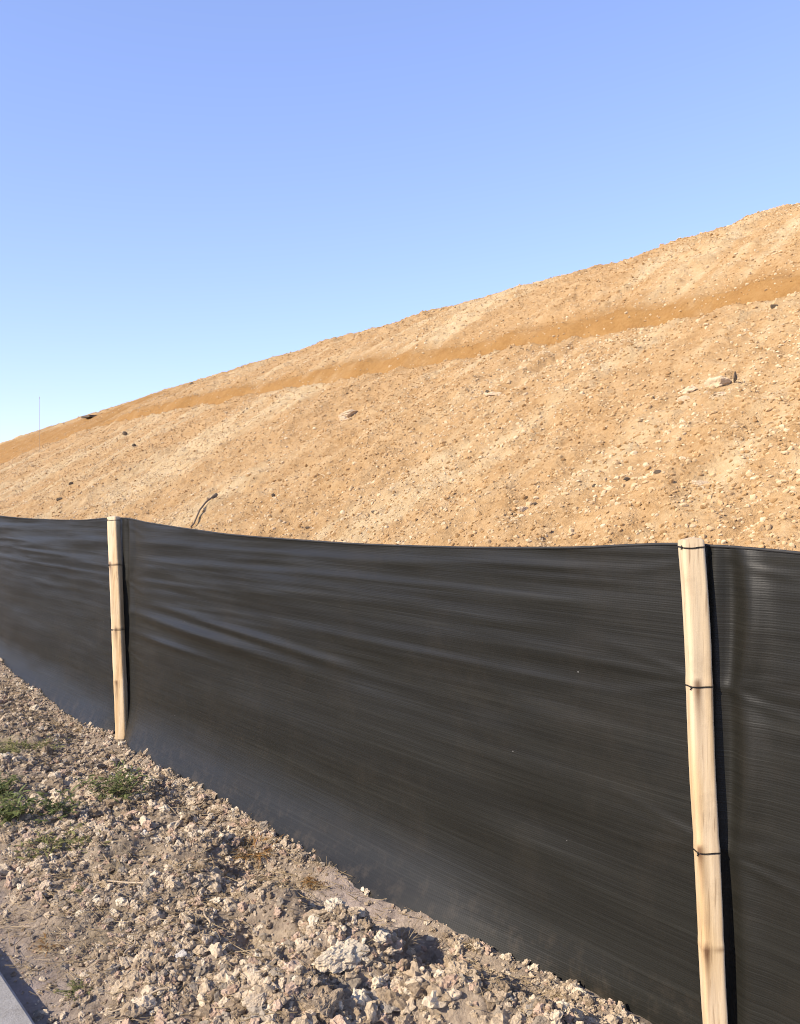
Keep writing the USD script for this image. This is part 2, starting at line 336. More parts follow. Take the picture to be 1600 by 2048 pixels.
# wide plain to the horizon, road and kerb
def sheet(x0, x1, y0, y1, z, n=1):
    X, Y, q = grid(np.linspace(x0, x1, n + 1), np.linspace(y0, y1, n + 1)); return (P(X, Y, z), q)
tag(obj('plain', sheet(-3000, 3000, -3000, 3000, -0.16, 20), M['far']), kind='structure')
tag(obj('road', sheet(-7.0, 0.60, -120, 300, -0.075, 40), M['asphalt']), kind='structure')
kerb = tag(thing('kerb'), kind='structure')
rs = random.Random(5)
for k in range(-3, 40):
    y0 = 0.35 + k * 1.0
    b = trimesh.creation.box([0.16, 0.992, 0.28]); b.apply_translation([0, 0, -0.14])
    import manifold3d
    hull = manifold3d.Manifold.hull_points(np.array([[sx * (0.08 - c), sy * (0.496 - c), zz] for sx in (-1, 1) for sy in (-1, 1) for c, zz in ((0, -0.28), (0, -0.012), (0.012, 0.0))]))
    mm = hull.to_mesh(); v = mm.vert_properties[:, :3] + np.array([KERB_X - 0.08 + rs.uniform(-.003, .003), y0 + 0.5, 0.022 + rs.uniform(-.003, .003)])
    obj('kerb_stone', (v, mm.tri_verts), M['kerb'], kerb)

# ------------------------------------------------------------------ the fence
fence = thing('net_fence')
tag(fence, 'black woven shade net fence tied to pale wooden posts below the earth embankment', 'fence')
POSTS = [(1.436, 1.338, 2.15, 1.443), (5.669, 5.543, 2.15, 1.446), (9.85, 9.80, 2.15, 1.44), (-2.8, -2.85, 2.15, 1.44), (14.0, 13.96, 2.15, 1.44), (18.2, 18.15, 2.15, 1.45)]  # y at top, y at foot, x, height

def net_top(y):
    ys = np.array([-3.2, -2.8, -0.7, 0.4, 1.0, 1.37, 1.46, 1.9, 2.5, 3.2, 4.1, 4.7, 5.25, 5.62, 5.8, 6.6, 7.4, 8.6, 9.85, 12, 14, 16, 18.2, 19])
    zs = np.array([1.43, 1.43, 1.375, 1.385, 1.41, 1.425, 1.426, 1.40, 1.377, 1.366, 1.372, 1.392, 1.415, 1.437, 1.434, 1.405, 1.40, 1.412, 1.43, 1.37, 1.43, 1.37, 1.43, 1.41])
    from scipy.interpolate import PchipInterpolator
    return PchipInterpolator(ys, zs)(y)

def post_near(y):
    d = np.full_like(y, 1e3); px = np.zeros_like(y)
    for a, b, _, _ in POSTS:
        c = (a + b) / 2
        m = np.abs(y - c) < np.abs(d); d = np.where(m, y - c, d)
    return d

def net_x(y, z):
    d = post_near(y)
    ad = np.abs(d)
    x = FENCE_X + 0.0 * y
    free = 1 - np.exp(-(ad / 0.35) ** 2)
    # slack cloth between the ties
    x = x + free * (0.05 * fb(y, z * 1.6, 1.6, 2, 51) + 0.015 * fb(y, z * 3, .5, 2, 52))
    # tension creases: long, nearly horizontal, strongest in the upper half
    lean = z + 0.022 * (y - 3.5) * (z - 0.7)
    amp = 0.25 + 0.75 * smooth01((z - 0.55) / 0.5)
    x = x + free * amp * (0.011 * fb(y * 0.05, lean, .055, 3, 53) + 0.009 * fb(y * 0.22, lean, .10, 2, 54))
    ridge = 1 - np.abs(2 * meshkit.noise(P(y * 0.33, lean / 0.05, 3.7), 59) - 1)
    ridge2 = 1 - np.abs(2 * meshkit.noise(P(y * 0.8 + 4, lean / 0.028, 1.2), 60) - 1)
    x = x - free * smooth01((z - 0.75) / 0.35) * (0.006 * ridge ** 3 + 0.0025 * ridge2 ** 2)
    # sharper creases running out from each tie
    for zt in (1.40, 1.045, 0.603):
        for sl in (-0.22, 0.02, 0.2):
            x = x - 0.0028 * np.exp(-((z - zt - sl * ad) / (0.008 + 0.03 * ad)) ** 2) * np.exp(-(ad / 0.30) ** 2) * (1 - np.exp(-(ad / 0.06) ** 2))
    # one broad fold between the posts
    fold = np.exp(-((y - 4.5) / 0.85) ** 2) * np.exp(-((z - (0.815 + 0.035 * (y - 4.5))) / 0.032) ** 2)
    x = x - 0.020 * fold - 0.012 * np.exp(-((y - 4.0) / 0.9) ** 2) * np.exp(-((z - (0.90 + 0.045 * (y - 4.5))) / 0.022) ** 2) - 0.010 * np.exp(-((y - 4.9) / 0.5) ** 2) * np.exp(-((z - (0.70 + 0.02 * (y - 4.5))) / 0.02) ** 2)
    # pulled in at the posts, bulging just beside them
    tie = np.interp(z, [-.1, .6, 1.045, 1.423, 1.6], [0, 1, 2, 3, 3.5])
    bow = np.abs(np.sin(np.pi * tie)) ** 0.7
    x = x + 0.010 * np.exp(-((d + 0.045) / 0.03) ** 2) * (0.4 + 0.8 * bow)
    x = x - 0.016 * np.exp(-((d + 0.070 + 0.035 * bow + 0.05 * fb(d * 0, z, .5, 2, 57)) / 0.038) ** 2) * (0.45 + 0.4 * bow + 1.0 * fb(d * 0, z, .4, 2, 56))
    x = x - 0.018 * np.exp(-(d / 0.03) ** 2)
    # the foot of the cloth is drawn out over the earth
    f = np.clip((0.34 - z) / 0.34, 0, 1.15) * (0.35 + 0.65 * smooth01((y - 1.3) / 1.6))
    x = x - (0.13 + 0.05 * fb(y, y * 0, 1.3, 2, 58)) * f ** 1.9 * (1 - 0.75 * np.exp(-(ad / .18) ** 2))
    return x

ny = spaced([(-3.0, 0.7, .03, .02), (0.7, 2.2, .011, .013), (2.2, 9.5, .018, .018), (9.5, 18.6, .04, .06)])
nt = np.linspace(0, 1, 150)
T, Y, q = grid(nt, ny)
zb = -0.06
Z = zb + T * (net_top(Y) - zb)
X = net_x(Y, Z)
net = obj('netting', (P(X, Y, Z), q), M['net'], fence, smooth=True)
# top cord
cy = ny[::2]; cz = net_top(cy) + 0.001; cx = net_x(cy, cz)
obj('top_cord', tube(P(cx, cy, cz), 0.0045, 7), M['cord'], fence, smooth=True)

def make_post(i, yt, yb, px, h):
    r0, r1 = (0.0308, 0.0332) if i == 0 else (0.0385, 0.0365)
    if i > 1: r0, r1 = 0.038, 0.035
    z0 = -0.45
    n = 150
    zz = np.linspace(z0, h, n)
    t = (zz) / h
    yy = yb + (yt - yb) * t + 0.006 * np.sin(t * 5.1 + i) + 0.002 * np.sin(t * 13 + 2 * i) * (t > 0)
    xx = px + 0.004 * np.sin(t * 4.0 + 1.3 * i)
    nodes = ([0.11, 0.352, 0.612, 1.055] if i == 0 else [0.40, 0.735, 1.145] if i == 1 else [0.3, 0.7, 1.1])
    rr = r0 + (r1 - r0) * np.clip(t, 0, 1)
    for v in nodes:
        rr = rr + 0.0010 * np.exp(-((zz - v) / 0.016) ** 2) - 0.0005 * np.exp(-((zz - v - 0.03) / 0.02) ** 2)
    rr[-1] *= 0.975
    sides = 48
    m = tube(np.stack([xx, yy, zz], 1), rr, sides)
    v = np.array(m.vertices)
    c = np.zeros((len(v), 3)); c[:n * sides] = np.repeat(np.stack([xx, yy, zz], 1), sides, 0); c[n * sides] = (xx[0], yy[0], zz[0]); c[n * sides + 1] = (xx[-1], yy[-1], zz[-1])
    d = v - c
    ang = np.arctan2(d[:, 1], d[:, 0])
    k = 1 + 0.16 * (meshkit.fbm(np.stack([np.cos(ang) * 1.3, np.sin(ang) * 1.3, v[:, 2] * 3.0 + 5 * i], 1), 3, 61) - .5) \
          + 0.05 * (meshkit.fbm(np.stack([np.cos(ang) * 6, np.sin(ang) * 6, v[:, 2] * 9.0 + 5 * i], 1), 2, 62) - .5)
    # hewn to a nearly rectangular section with worn arrises; front faces the road
    front = (-0.72, -0.86, -0.8, -0.7, -0.9, -0.8)[i] - math.pi / 2 + 0.05 * np.sin(v[:, 2] * 2 + i)
    la = ang - front
    hw, hd = 0.94, 0.80
    sq = ((np.abs(np.cos(la)) / hd) ** 7 + (np.abs(np.sin(la)) / hw) ** 7) ** (-1 / 7)
    k = (1 + 0.45 * (k - 1)) * sq
    v = c + d * k[:, None]
    v[n * sides + 1, 2] += 0.004
    top = v[:, 2] > h - 0.004
    v[top, 2] += 0.012 * (meshkit.noise(v[top] * 40, 3) - .5)
    m = trimesh.Trimesh(v, m.faces, process=False)
    p = obj('post', m, M['wood'], fence, smooth=50)
    pv = np.array(p.GetPointsAttr().Get())
    pc = np.interp(pv[:, 2], zz, yy), np.interp(pv[:, 2], zz, xx)
    pa = np.arctan2(pv[:, 0] - pc[1], pc[0] - pv[:, 1])          # 0 faces -Y, negative faces the road
    st = np.zeros(len(pv))
    rng = random.Random(70 + i)
    for j, nv in enumerate(nodes):
        a0 = (-0.9, -1.35, -1.5, -1.1)[j % 4] if i == 0 else rng.uniform(-1.5, -0.4)
        da = np.abs((pa - a0 + np.pi) % (2 * np.pi) - np.pi)
        dz = pv[:, 2] - nv
        st += (1.25 if nv < 1.2 else .5) * np.exp(-(da / 0.28) ** 2) * np.where(dz > 0, np.exp(-(dz / 0.012) ** 2), np.exp(dz / 0.06))
        st += 0.75 * np.exp(-(dz / 0.003) ** 2) * (0.5 + 0.5 * np.sin(pa * 2 + j))
    st += 0.5 * np.exp(-np.clip(pv[:, 2], 0, 9) / 0.05)
    attr(p, 'bleach', (0.65 if i == 0 else 0.2) * smooth01((pv[:, 2] - .75) / .5))
    attr(p, 'stain', np.clip(st * (0.6 + 0.8 * meshkit.fbm(pv * np.array([40, 40, 12]), 3, 63)), 0, 1))
    return p, zz, yy, xx, pv

wire_heights = {0: [1.423, 1.046, 0.603], 1: [1.425, 1.138, 0.729], 2: [1.42, 1.0, 0.6]}
for i, (yt, yb, px, h) in enumerate(POSTS):
    p, zz, yy, xx, pts = make_post(i, yt, yb, px, h)
    rng = random.Random(90 + i)
    for wv in wire_heights.get(i, [1.42, 1.0, 0.6]):
        a = np.linspace(0, 2 * np.pi, 72)
        near = np.abs(pts[:, 2] - wv) < 0.012
        pn = pts[near]; cxx, cyy = np.interp(wv, zz, xx), np.interp(wv, zz, yy)
        pang = np.arctan2(pn[:, 1] - cyy, pn[:, 0] - cxx); prad = np.hypot(pn[:, 1] - cyy, pn[:, 0] - cxx)
        o = np.argsort(pang); r = np.interp(a, np.concatenate([pang[o] - 2 * np.pi, pang[o], pang[o] + 2 * np.pi, pang[o] + 4 * np.pi]), np.tile(prad[o], 4)) + 0.0016
        ring = P(cxx + r * np.cos(a), cyy + r * np.sin(a), wv + 0.002 * np.sin(a + rng.uniform(0, 6)) + 0.001 * np.sin(3 * a))
        ak = math.pi - 0.02 + rng.uniform(-.1, .1); rk = float(np.interp(ak, a, r))
        kx, ky = cxx + (rk + .001) * math.cos(ak), cyy + (rk + .001) * math.sin(ak)
        tk = np.linspace(0, 1, 10)
        knot = P(kx + 0.0015 * np.cos(tk * 9), ky + 0.0015 * np.sin(tk * 9), wv - 0.010 * tk + 0.005)
        w = trimesh.util.concatenate([tube(ring, 0.0009, 6), tube(ring + np.array([0, 0, .0022]), 0.0008, 6), tube(knot, 0.0018, 6)])
        obj('tie_wire', w, M['wire'], p, smooth=True)

# ------------------------------------------------------------------ clods and stones
def clod_mesh(rng, sub=2, cuts=6, rough=0.3):
    m = trimesh.creation.icosphere(subdivisions=sub)
    v = np.array(m.vertices)
    s = rng.randint(0, 9999)
    v = v * (1 + rough * 2 * (meshkit.fbm(v * 1.3 + s, 3, s)[:, None] - .5))
    for _ in range(cuts):
        n = np.array([rng.gauss(0, 1) for _ in range(3)]); n /= np.linalg.norm(n)
        d = v @ n; lim = rng.uniform(0.42, 0.8)
        v = v - np.maximum(d - lim, 0)[:, None] * n * 0.92
    v = v * np.array([1, rng.uniform(.65, .95), rng.uniform(.5, .8)])
    v = v * (1 + 0.10 * (meshkit.noise(v * 5 + s, s)[:, None] - .5))
    return trimesh.Trimesh(v, m.faces, process=False)

def crumble(m, amount, seed):
    v = np.array(m.vertices); n = v / np.linalg.norm(v, axis=1, keepdims=True)
    k = meshkit.fbm(v * 3.2 + seed, 4, seed) - .5
    b = np.abs(meshkit.fbm(v * 6.5 + seed, 2, seed + 3) - .5)
    return trimesh.Trimesh(v + n * (amount * (1.1 * k - .9 * b))[:, None], m.faces, process=False)

def quats(rng, n, tilt=0.5):
    yaw = rng.uniform(0, 2 * np.pi, n); ax = rng.uniform(0, 2 * np.pi, n); t = rng.normal(0, tilt, n)
    qz = np.stack([np.cos(yaw / 2), 0 * yaw, 0 * yaw, np.sin(yaw / 2)], 1)
    qt = np.stack([np.cos(t / 2), np.cos(ax) * np.sin(t / 2), np.sin(ax) * np.sin(t / 2), 0 * t], 1)
    w1, x1, y1, z1 = qt.T; w2, x2, y2, z2 = qz.T
    return np.stack([w1 * w2 - x1 * x2 - y1 * y2 - z1 * z2, w1 * x2 + x1 * w2 + y1 * z2 - z1 * y2, w1 * y2 - x1 * z2 + y1 * w2 + z1 * x2, w1 * z2 + x1 * y2 - y1 * x2 + z1 * w2], 1)

def scatter(name, protos, pts, sizes, q, ids, label, category):
    pi = UsdGeom.PointInstancer.Define(stage, f'/World/{name}')
    paths = []
    for k, (m, mat) in enumerate(protos):
        pm = usdkit.mesh(stage, f'/World/{name}/shapes/{"clod" if k == 0 else f"clod_{k:03d}"}', m, mat, False)
        paths.append(pm.GetPath())
    pi.CreatePrototypesRel().SetTargets(paths)
    pi.CreateProtoIndicesAttr(Vt.IntArray.FromNumpy(ids.astype(np.int32)))
    pi.CreatePositionsAttr(Vt.Vec3fArray.FromNumpy(pts.astype(np.float32)))
    pi.CreateScalesAttr(Vt.Vec3fArray.FromNumpy(np.repeat(sizes[:, None], 3, 1).astype(np.float32)))
    pi.CreateOrientationsAttr(Vt.QuathArray([Gf.Quath(float(a), float(b), float(c), float(d)) for a, b, c, d in q]))
    return tag(pi, label, category, kind='stuff')

rng = np.random.default_rng(11); pr = random.Random(12)
# density of broken earth over the strip
def density(x, y):
    d = 0.35 + 0.65 * smooth01((x - 0.95) / 0.25)
    d = d * (1 - 0.75 * np.exp(-((x - 2.0) / .13) ** 2 - ((y - 2.75) / .5) ** 2))
    return d * np.clip(0.75 + 1.6 * fb(x, y, .35, 2, 71), 0.12, 1)
N = 60000
u = rng.uniform(0, 1, N)
py = 1.0 + 9.5 * u ** 1.25; px = rng.uniform(KERB_X + .03, 2.15, N)
keep = rng.uniform(0, 1, N) < density(px, py)
px, py = px[keep], py[keep]
r = 0.0062 * rng.uniform(0.07, 1, len(px)) ** -0.66
r = np.clip(r, 0.006, 0.033)
r = r * np.where(px < 1.0, .7, 1) * np.clip(1.0 + 2.2 * fb(px, py, .5, 2, 95), .55, 1.6)
protos = [(crumble(clod_mesh(pr, 2, 7, .5), .7, pr.randint(0, 999)), mat) for mat in [M['clod']] * 7 + [M['pale_clod']] * 3 + [M['pink_clod']] * 2 + [M['grey_clod']] * 2]
ids = rng.integers(0, len(protos), len(px))
scatter('broken_earth', protos, P(px, py, ground_z(px, py) + r * 0.25), r, quats(rng, len(px), .6), ids,
        'small loose crumbs of dry earth covering the strip between kerb and net fence', 'earth')

# the larger clods: things of their own
big = []
tries = 0
while len(big) < 210 and tries < 6000:
    tries += 1
    yv = 1.35 + 7.0 * rng.uniform() ** 1.5; xv = rng.uniform(1.0, 2.06)
    if rng.uniform() > float(density(np.array([xv]), np.array([yv]))[0]): continue
    rv = float(np.clip(0.019 * rng.uniform(.1, 1) ** -0.5, .019, .058)) * (1.0 if yv < 5 else 1.15)
    if any((xv - a) ** 2 + (yv - b) ** 2 < (0.6 * (rv + c)) ** 2 for a, b, c in big): continue
    big.append((xv, yv, rv))
for xv, yv, rv in big:
    m = crumble(clod_mesh(pr, 3, 9, .42), .45, pr.randint(0, 999)); v = np.array(m.vertices) * rv
    a = rng.uniform(0, 6.28); R = trimesh.transformations.euler_matrix(rng.normal(0, .35), rng.normal(0, .35), a)[:3, :3]
    v = v @ R.T + np.array([xv, yv, float(ground_z(xv, yv)) + rv * 0.18])
    kind = ['clod', 'clod', 'clod', 'pale_clod', 'pale_clod', 'pink_clod', 'grey_clod'][rng.integers(0, 7)]
    tone = {'clod': 'tan', 'pale_clod': 'pale cream', 'pink_clod': 'pinkish', 'grey_clod': 'greyish'}[kind]
    size = 'large' if rv > .036 else 'middling' if rv > .025 else 'small'
    where = ('on the bank of earth beyond the far post' if yv > 5.7 else 'in the rubble around the green weeds' if yv > 3.7 and xv < 1.6 else
             'along the foot of the net' if xv > 1.82 else 'on the bare margin beside the kerb' if xv < 1.15 else
             'at the bottom edge among the big lumps' if yv < 2.6 else 'in the middle of the rubble strip')
    tag(obj('earth_clod', trimesh.Trimesh(v, m.faces, process=False), M[kind]), f'{size} {tone} earth clod {where}', 'clod', f'{size} {tone} clods {where}')

def stone(name, xyz, size, mat, label, category='stone', group=None, cuts=6, rough=.3, yaw=0.0, sub=2, sink=0.2):
    m = clod_mesh(pr, sub, cuts, rough)
    if sub > 2: m = crumble(m, .5 if category == 'clod' else .25, pr.randint(0, 999))
    v = np.array(m.vertices) * np.asarray(size)
    c, s = math.cos(yaw), math.sin(yaw)
    v = v @ np.array([[c, s, 0], [-s, c, 0], [0, 0, 1]]) + np.asarray(xyz) + np.array([0, 0, np.asarray(size)[2] * sink])
    return tag(obj(name, trimesh.Trimesh(v, m.faces, process=False), mat), label, category, group)

def ground_at(px, py):
    return np.array([px, py, float(ground_z(px, py))])
STONES = [
    ('white_stone', (1.248, 2.729), (.045, .032, .030), 'white_stone', 'whitest angular stone on the earth, nearest the bottom left kerb corner'),
    ('earth_lump', (1.60, 2.33), (.10, .085, .06), 'pale_clod', 'largest pale earth lump at the bottom edge, right of the white stone'),
    ('earth_lump', (1.42, 2.14), (.085, .07, .06), 'clod', 'tan earth lump at the bottom edge, left of the largest pale lump'),
    ('earth_lump', (1.84, 2.02), (.09, .07, .055), 'clod', 'broad tan earth lump at the bottom edge nearest the wooden post'),
    ('earth_lump', (1.70, 2.50), (.075, .06, .05), 'pale_clod', 'pale crumbly lump on the mound left of the dark hollow at bottom middle'),
    ('earth_lump', (1.72, 2.16), (.07, .055, .05), 'pale_clod', 'pale lump between the largest pale lump and the broad tan lump'),
    ('earth_lump', (1.52, 2.66), (.065, .05, .045), 'clod', 'tan lump just up the strip from the largest pale lump'),
    ('earth_lump', (1.69, 2.92), (.06, .06, .05), 'clod', 'tan lump beside the dark hollow, up the strip from the crumbly pale lump'),
    ('earth_lump', (1.30, 2.28), (.06, .045, .04), 'pale_clod', 'pale lump at the bottom edge halfway between kerb and largest lump'),
    ('pale_stone', (2.04, 2.40), (.024, .018, .018), 'pale_clod', 'small cream stone lying close against the foot of the net'),
    ('pale_stone', (1.586, 3.828), (.036, .03, .028), 'white_stone', 'whitish stone in the rubble right of the yellowing weed'),
    ('pale_stone', (1.438, 4.806), (.04, .03, .026), 'pale_clod', 'flat cream stone between the leafy weed and the bushy green weed'),
    ('pointed_clod', (1.849, 2.868), (.035, .03, .045), 'pale_clod', 'pointed pale clod above the dark hollow beside the net'),
]
for nm, (a, b), size, mat, lab in STONES:
    stone(nm, ground_at(a, b), size, M[mat], lab, 'clod' if 'earth' in nm or 'clod' in nm else 'stone', yaw=pr.uniform(0, 6), sub=4, cuts=12, rough=.42)

# ------------------------------------------------------------------ weeds, tufts, twigs, straw
def blade(base, direction, length, width, bend, n=5, roll=0.0):
    """A tapering leaf: a strip bent downwards under its own weight. Returns vertices, faces."""
    d = np.asarray(direction, float); d /= np.linalg.norm(d)
    side = np.cross(d, [0, 0, 1.0]); side /= max(np.linalg.norm(side), 1e-6)
    side = side * math.cos(roll) + np.cross(d, side) * math.sin(roll)
    t = np.linspace(0, 1, n)[:, None]
    mid = base + d * length * t + np.array([0, 0, -1.0]) * bend * length * t ** 2
    w = width * np.sin(np.pi * np.clip(0.12 + 0.86 * t, 0, 1)) ** 0.8
    fold = np.array([0, 0, 1.0]) * w * 0.25
    v = np.concatenate([mid - side * w + fold, mid + side * w + fold], 1).reshape(-1, 3)
    f = []
    for k in range(n - 1):
        a = 2 * k; f += [[a, a + 1, a + 3], [a, a + 3, a + 2]]
    return v, np.array(f)

def join(parts):
    V, F, n = [], [], 0
    for v, f in parts:
        V.append(v); F.append(f + n); n += len(v)
    return np.vstack(V), np.vstack(F)

def leafy_weed(name, x, y, radius, height, stems, leaf, mat, label, seed, per=14):
    r = random.Random(seed); t = thing(name, (x, y, float(ground_z(x, y)) - .005)); tag(t, label, 'weed')
    leaves, tubes = [], []
    for k in range(stems):
        az = r.uniform(0, 2 * math.pi); out = radius * math.sqrt(r.uniform(.02, 1)); hh = height * r.uniform(.45, 1) * (1.1 - .5 * out / radius)
        s = np.linspace(0, 1, 6)[:, None]
        end = np.array([math.cos(az) * out, math.sin(az) * out, hh])
        b0 = np.array([r.gauss(0, radius * .15), r.gauss(0, radius * .15), 0])
        path = b0 + (end - b0) * s + np.array([0, 0, hh * .35]) * np.sin(s * math.pi) * .6
        tubes.append(tube(path, np.linspace(.0016, .0007, 6), 5))
        for j in range(max(6, per - 4)):
            q = r.uniform(.15, 1); pos = b0 + (end - b0) * q + np.array([0, 0, hh * .35]) * math.sin(q * math.pi) * .6
            la = r.uniform(0, 2 * math.pi); d = np.array([math.cos(la), math.sin(la), r.uniform(-.2, .9)])
            l = leaf * r.uniform(.5, 1.2)
            leaves.append(blade(pos, d, l, l * r.uniform(.07, .17), r.uniform(.0, .5), 4, r.uniform(-.6, .6)))
    obj('stem', trimesh.util.concatenate(tubes), M['stem'], t)
    obj('leaves', join(leaves), mat, t)

def tuft(name, x, y, radius, height, n, mat, label, seed, lean=0.6, width=.0016, category='grass tuft'):
    r = random.Random(seed); t = thing(name, (x, y, float(ground_z(x, y)) - .006)); tag(t, label, category)
    bl = []
    for k in range(n):
        az = r.uniform(0, 2 * math.pi); o = radius * .5 * math.sqrt(r.random())
        base = np.array([o * math.cos(az), o * math.sin(az), 0]); az2 = az + r.gauss(0, .7)
        d = np.array([math.cos(az2) * lean, math.sin(az2) * lean, r.uniform(.3, 1.1)])
        bl.append(blade(base, d, height * r.uniform(.4, 1.2), width * r.uniform(.7, 1.4), r.uniform(.1, .8), 6, r.uniform(-.8, .8)))
    half = len(bl) // 2
    obj('blades', join(bl[:half]), mat, t); obj('blades', join(bl[half:]), M['straw'] if mat is not M['leaf'] else M['yellow_leaf'], t)

leafy_weed('leafy_weed', 1.235, 4.84, .15, .20, 26, .05, M['leaf'], 'green leafy weed at the left edge, farther of the two there', 201)
leafy_weed('leafy_weed', 1.165, 4.38, .15, .19, 26, .05, M['leaf'], 'green leafy weed at the left edge, nearer of the two there', 202)
leafy_weed('bushy_weed', 1.68, 4.44, .22, .20, 40, .036, M['leaf'], 'bushy green weed below the far wooden post', 203, 16)
leafy_weed('low_weed', 1.36, 4.36, .16, .15, 30, .034, M['leaf'], 'low green weed between the left edge and the bushy weed', 204)
leafy_weed('yellowing_weed', 1.26, 3.95, .23, .09, 38, .032, M['yellow_leaf'], 'sprawling yellowish green weed below the low green weed', 205)
leafy_weed('creeping_weed', 1.58, 5.66, .34, .06, 44, .03, M['yellow_leaf'], 'flat olive creeping weed at the left edge, level with the far post foot', 206)
leafy_weed('moss_weed', .965, 2.88, .075, .03, 30, .014, M['yellow_leaf'], 'tiny mossy yellow weed beside the kerb at the bottom left', 207, 10)
leafy_weed('small_weed', 1.18, 3.45, .04, .05, 8, .02, M['leaf'], 'small weed sprig by the bare earth above the kerb corner', 208, 10)
tuft('dry_tuft', 1.94, 3.47, .17, .085, 460, M['rust_straw'], 'rusty orange dry grass tuft at the foot of the net', 211, 1.1)
tuft('dry_tuft', 2.02, 3.07, .11, .06, 280, M['rust_straw'], 'smaller orange dry tuft at the net foot, nearer the near post', 212, 1.0)
tuft('dry_tuft', 2.11, 2.23, .08, .04, 120, M['straw'], 'straw coloured low tuft under the net edge at the bottom right', 213, 1.2)
tuft('dry_tuft', 1.86, 2.34, .06, .075, 60, M['straw'], 'wispy pale tuft in the dark hollow at the bottom middle', 214, .8, .001)
tuft('dry_tuft', .99, 3.22, .09, .05, 110, M['rust_straw'], 'brown dry tuft hugging the kerb at the left edge', 215, 1.2)
tuft('dry_tuft', 1.25, 2.45, .08, .05, 80, M['straw'], 'thin straw tuft at the bottom edge below the white stone', 216, 1.0, .0012)

def twig(x, y, az, length, radius, label, seed, lift=.02):
    r = random.Random(seed); s = np.linspace(-.5, .5, 12)
    xs = x + np.cos(az) * length * s + .04 * length * np.sin(s * 9 + seed); ys = y + np.sin(az) * length * s + .04 * length * np.cos(s * 7 + seed)
    zs = ground_z(xs, ys); zs = np.maximum(np.convolve(np.pad(zs, 3, mode='edge'), np.ones(7) / 7, 'valid'), zs - .01) + lift
    tag(obj('twig', tube(P(xs, ys, zs), np.linspace(radius, radius * .45, 12), 7), M['twig'], smooth=True), label, 'twig')
twig(1.27, 3.42, 2.2, .34, .0042, 'long pale twig lying below the yellowing weed', 1)
twig(1.17, 2.93, .9, .16, .004, 'short pale twig beside the white stone, towards the kerb', 2)
twig(1.05, 2.62, 2.7, .22, .0035, 'thin twig on the bare margin at the bottom left', 3)
twig(1.70, 2.62, .6, .2, .0035, 'thin bent twig across the hollow at the bottom middle', 4)
twig(1.45, 2.95, 1.2, .18, .004, 'brown twig in the middle of the rubble strip', 5)

sr = np.random.default_rng(33)
parts = []
for k in range(9000):
    yv = 1.5 + 6.5 * sr.uniform() ** 1.4; xv = sr.uniform(.85, 2.08)
    if fb(xv, yv, .4, 2, 91) + sr.normal(0, .12) < -.02: continue
    a = sr.uniform(0, 6.28); L = sr.uniform(.02, .09)
    s = np.linspace(-.5, .5, 5)
    xs = xv + np.cos(a) * L * s; ys = yv + np.sin(a) * L * s + .12 * L * (s * 2) ** 2
    zc = float(ground_z(xv, yv)) + .012 + sr.uniform(0, .012)
    parts.append((lambda m: (np.array(m.vertices), np.array(m.faces)))(tube(P(xs, ys, zc + (s * sr.normal(0, .25) * L)), sr.uniform(.0006, .0014), 3)))
tag(obj('straw_litter', join(parts), M['straw']), 'bits of dry straw and root strewn over the broken earth', 'straw', kind='stuff')

# clods of the embankment
N = 190000
u = rng.uniform(0, 1, N)
py = 1.5 + 60 * u ** 1.7; px = rng.uniform(4.4, 18.2, N)
z, bm = hill_z(px, py, True)
patch = 0.75 + 1.3 * fb(px * .5, py, 1.3, 3, 81)
keep = (rng.uniform(0, 1, N) < np.clip(patch, .2, 1)) & (rng.uniform(0, 1, N) > bm * 0.8) & (rng.uniform(0, 1, N) < np.where(px > 13, .75, 1))
px, py, z = px[keep], py[keep], z[keep]
r = np.clip(0.014 * rng.uniform(.03, 1, len(px)) ** -0.36, .013, .042)
pale = fb(px * .3, py, 1.5, 3, 82) + .9 * fb(px * .16, py, .35, 3, 83) + rng.normal(0, .12, len(px)) > 0.03
protos = [(clod_mesh(pr, 1, 5, .38), M['hill_clod']) for _ in range(6)] + [(clod_mesh(pr, 1, 5, .38), M['hill_pale']) for _ in range(4)]
ids = np.where(pale, rng.integers(6, 10, len(px)), rng.integers(0, 6, len(px)))
scatter('embankment_rubble', protos, P(px, py, z + r * .05), r, quats(rng, len(px), .6), ids,
        'loose tan clods and pebbles scattered all over the sunlit embankment', 'rubble')

# stones that stand out on the embankment
def hill_at(x, y): return np.array([x, y, float(hill_z(x, y))])
DARK = [((15.5, 32.6), (.16, .13, .13), 'dark stone on the skyline of the embankment, left of the middle'),
        ((10.36, 26.39), (.18, .14, .13), 'largest dark stone under the orange band at the left'),
        ((9.21, 22.86), (.11, .09, .08), 'flat dark stone just below the largest dark stone'),
        ((7.37, 22.23), (.10, .07, .07), 'dark stone low on the embankment at the far left'),
        ((6.87, 21.59), (.10, .08, .08), 'dark stone at far left, lowest one above the net'),
        ((7.03, 12.01), (.075, .06, .06), 'dark stone right of the leaning stick'),
        ((6.40, 10.0), (.06, .05, .045), 'dark stone just above the net, right of the stick foot'),
        ((6.77, 9.06), (.055, .05, .045), 'small dark stone above the net, middle of the long panel'),
        ((9.70, 10.06), (.085, .06, .06), 'dark stone beside a pale clump under the band, right of the middle'),
        ((6.75, 6.30), (.06, .05, .05), 'dark stone in the pale patch above the net, right half'),
        ((7.05, 5.80), (.05, .045, .045), 'small dark stone between the pale patch and the twin stones'),
        ((7.11, 5.44), (.06, .04, .045), 'left one of two dark stones above the near post'),
        ((7.04, 5.05), (.055, .045, .05), 'right one of two dark stones above the near post'),
        ((11.11, 6.18), (.06, .045, .07), 'dark stone right under the orange band at the right edge')]
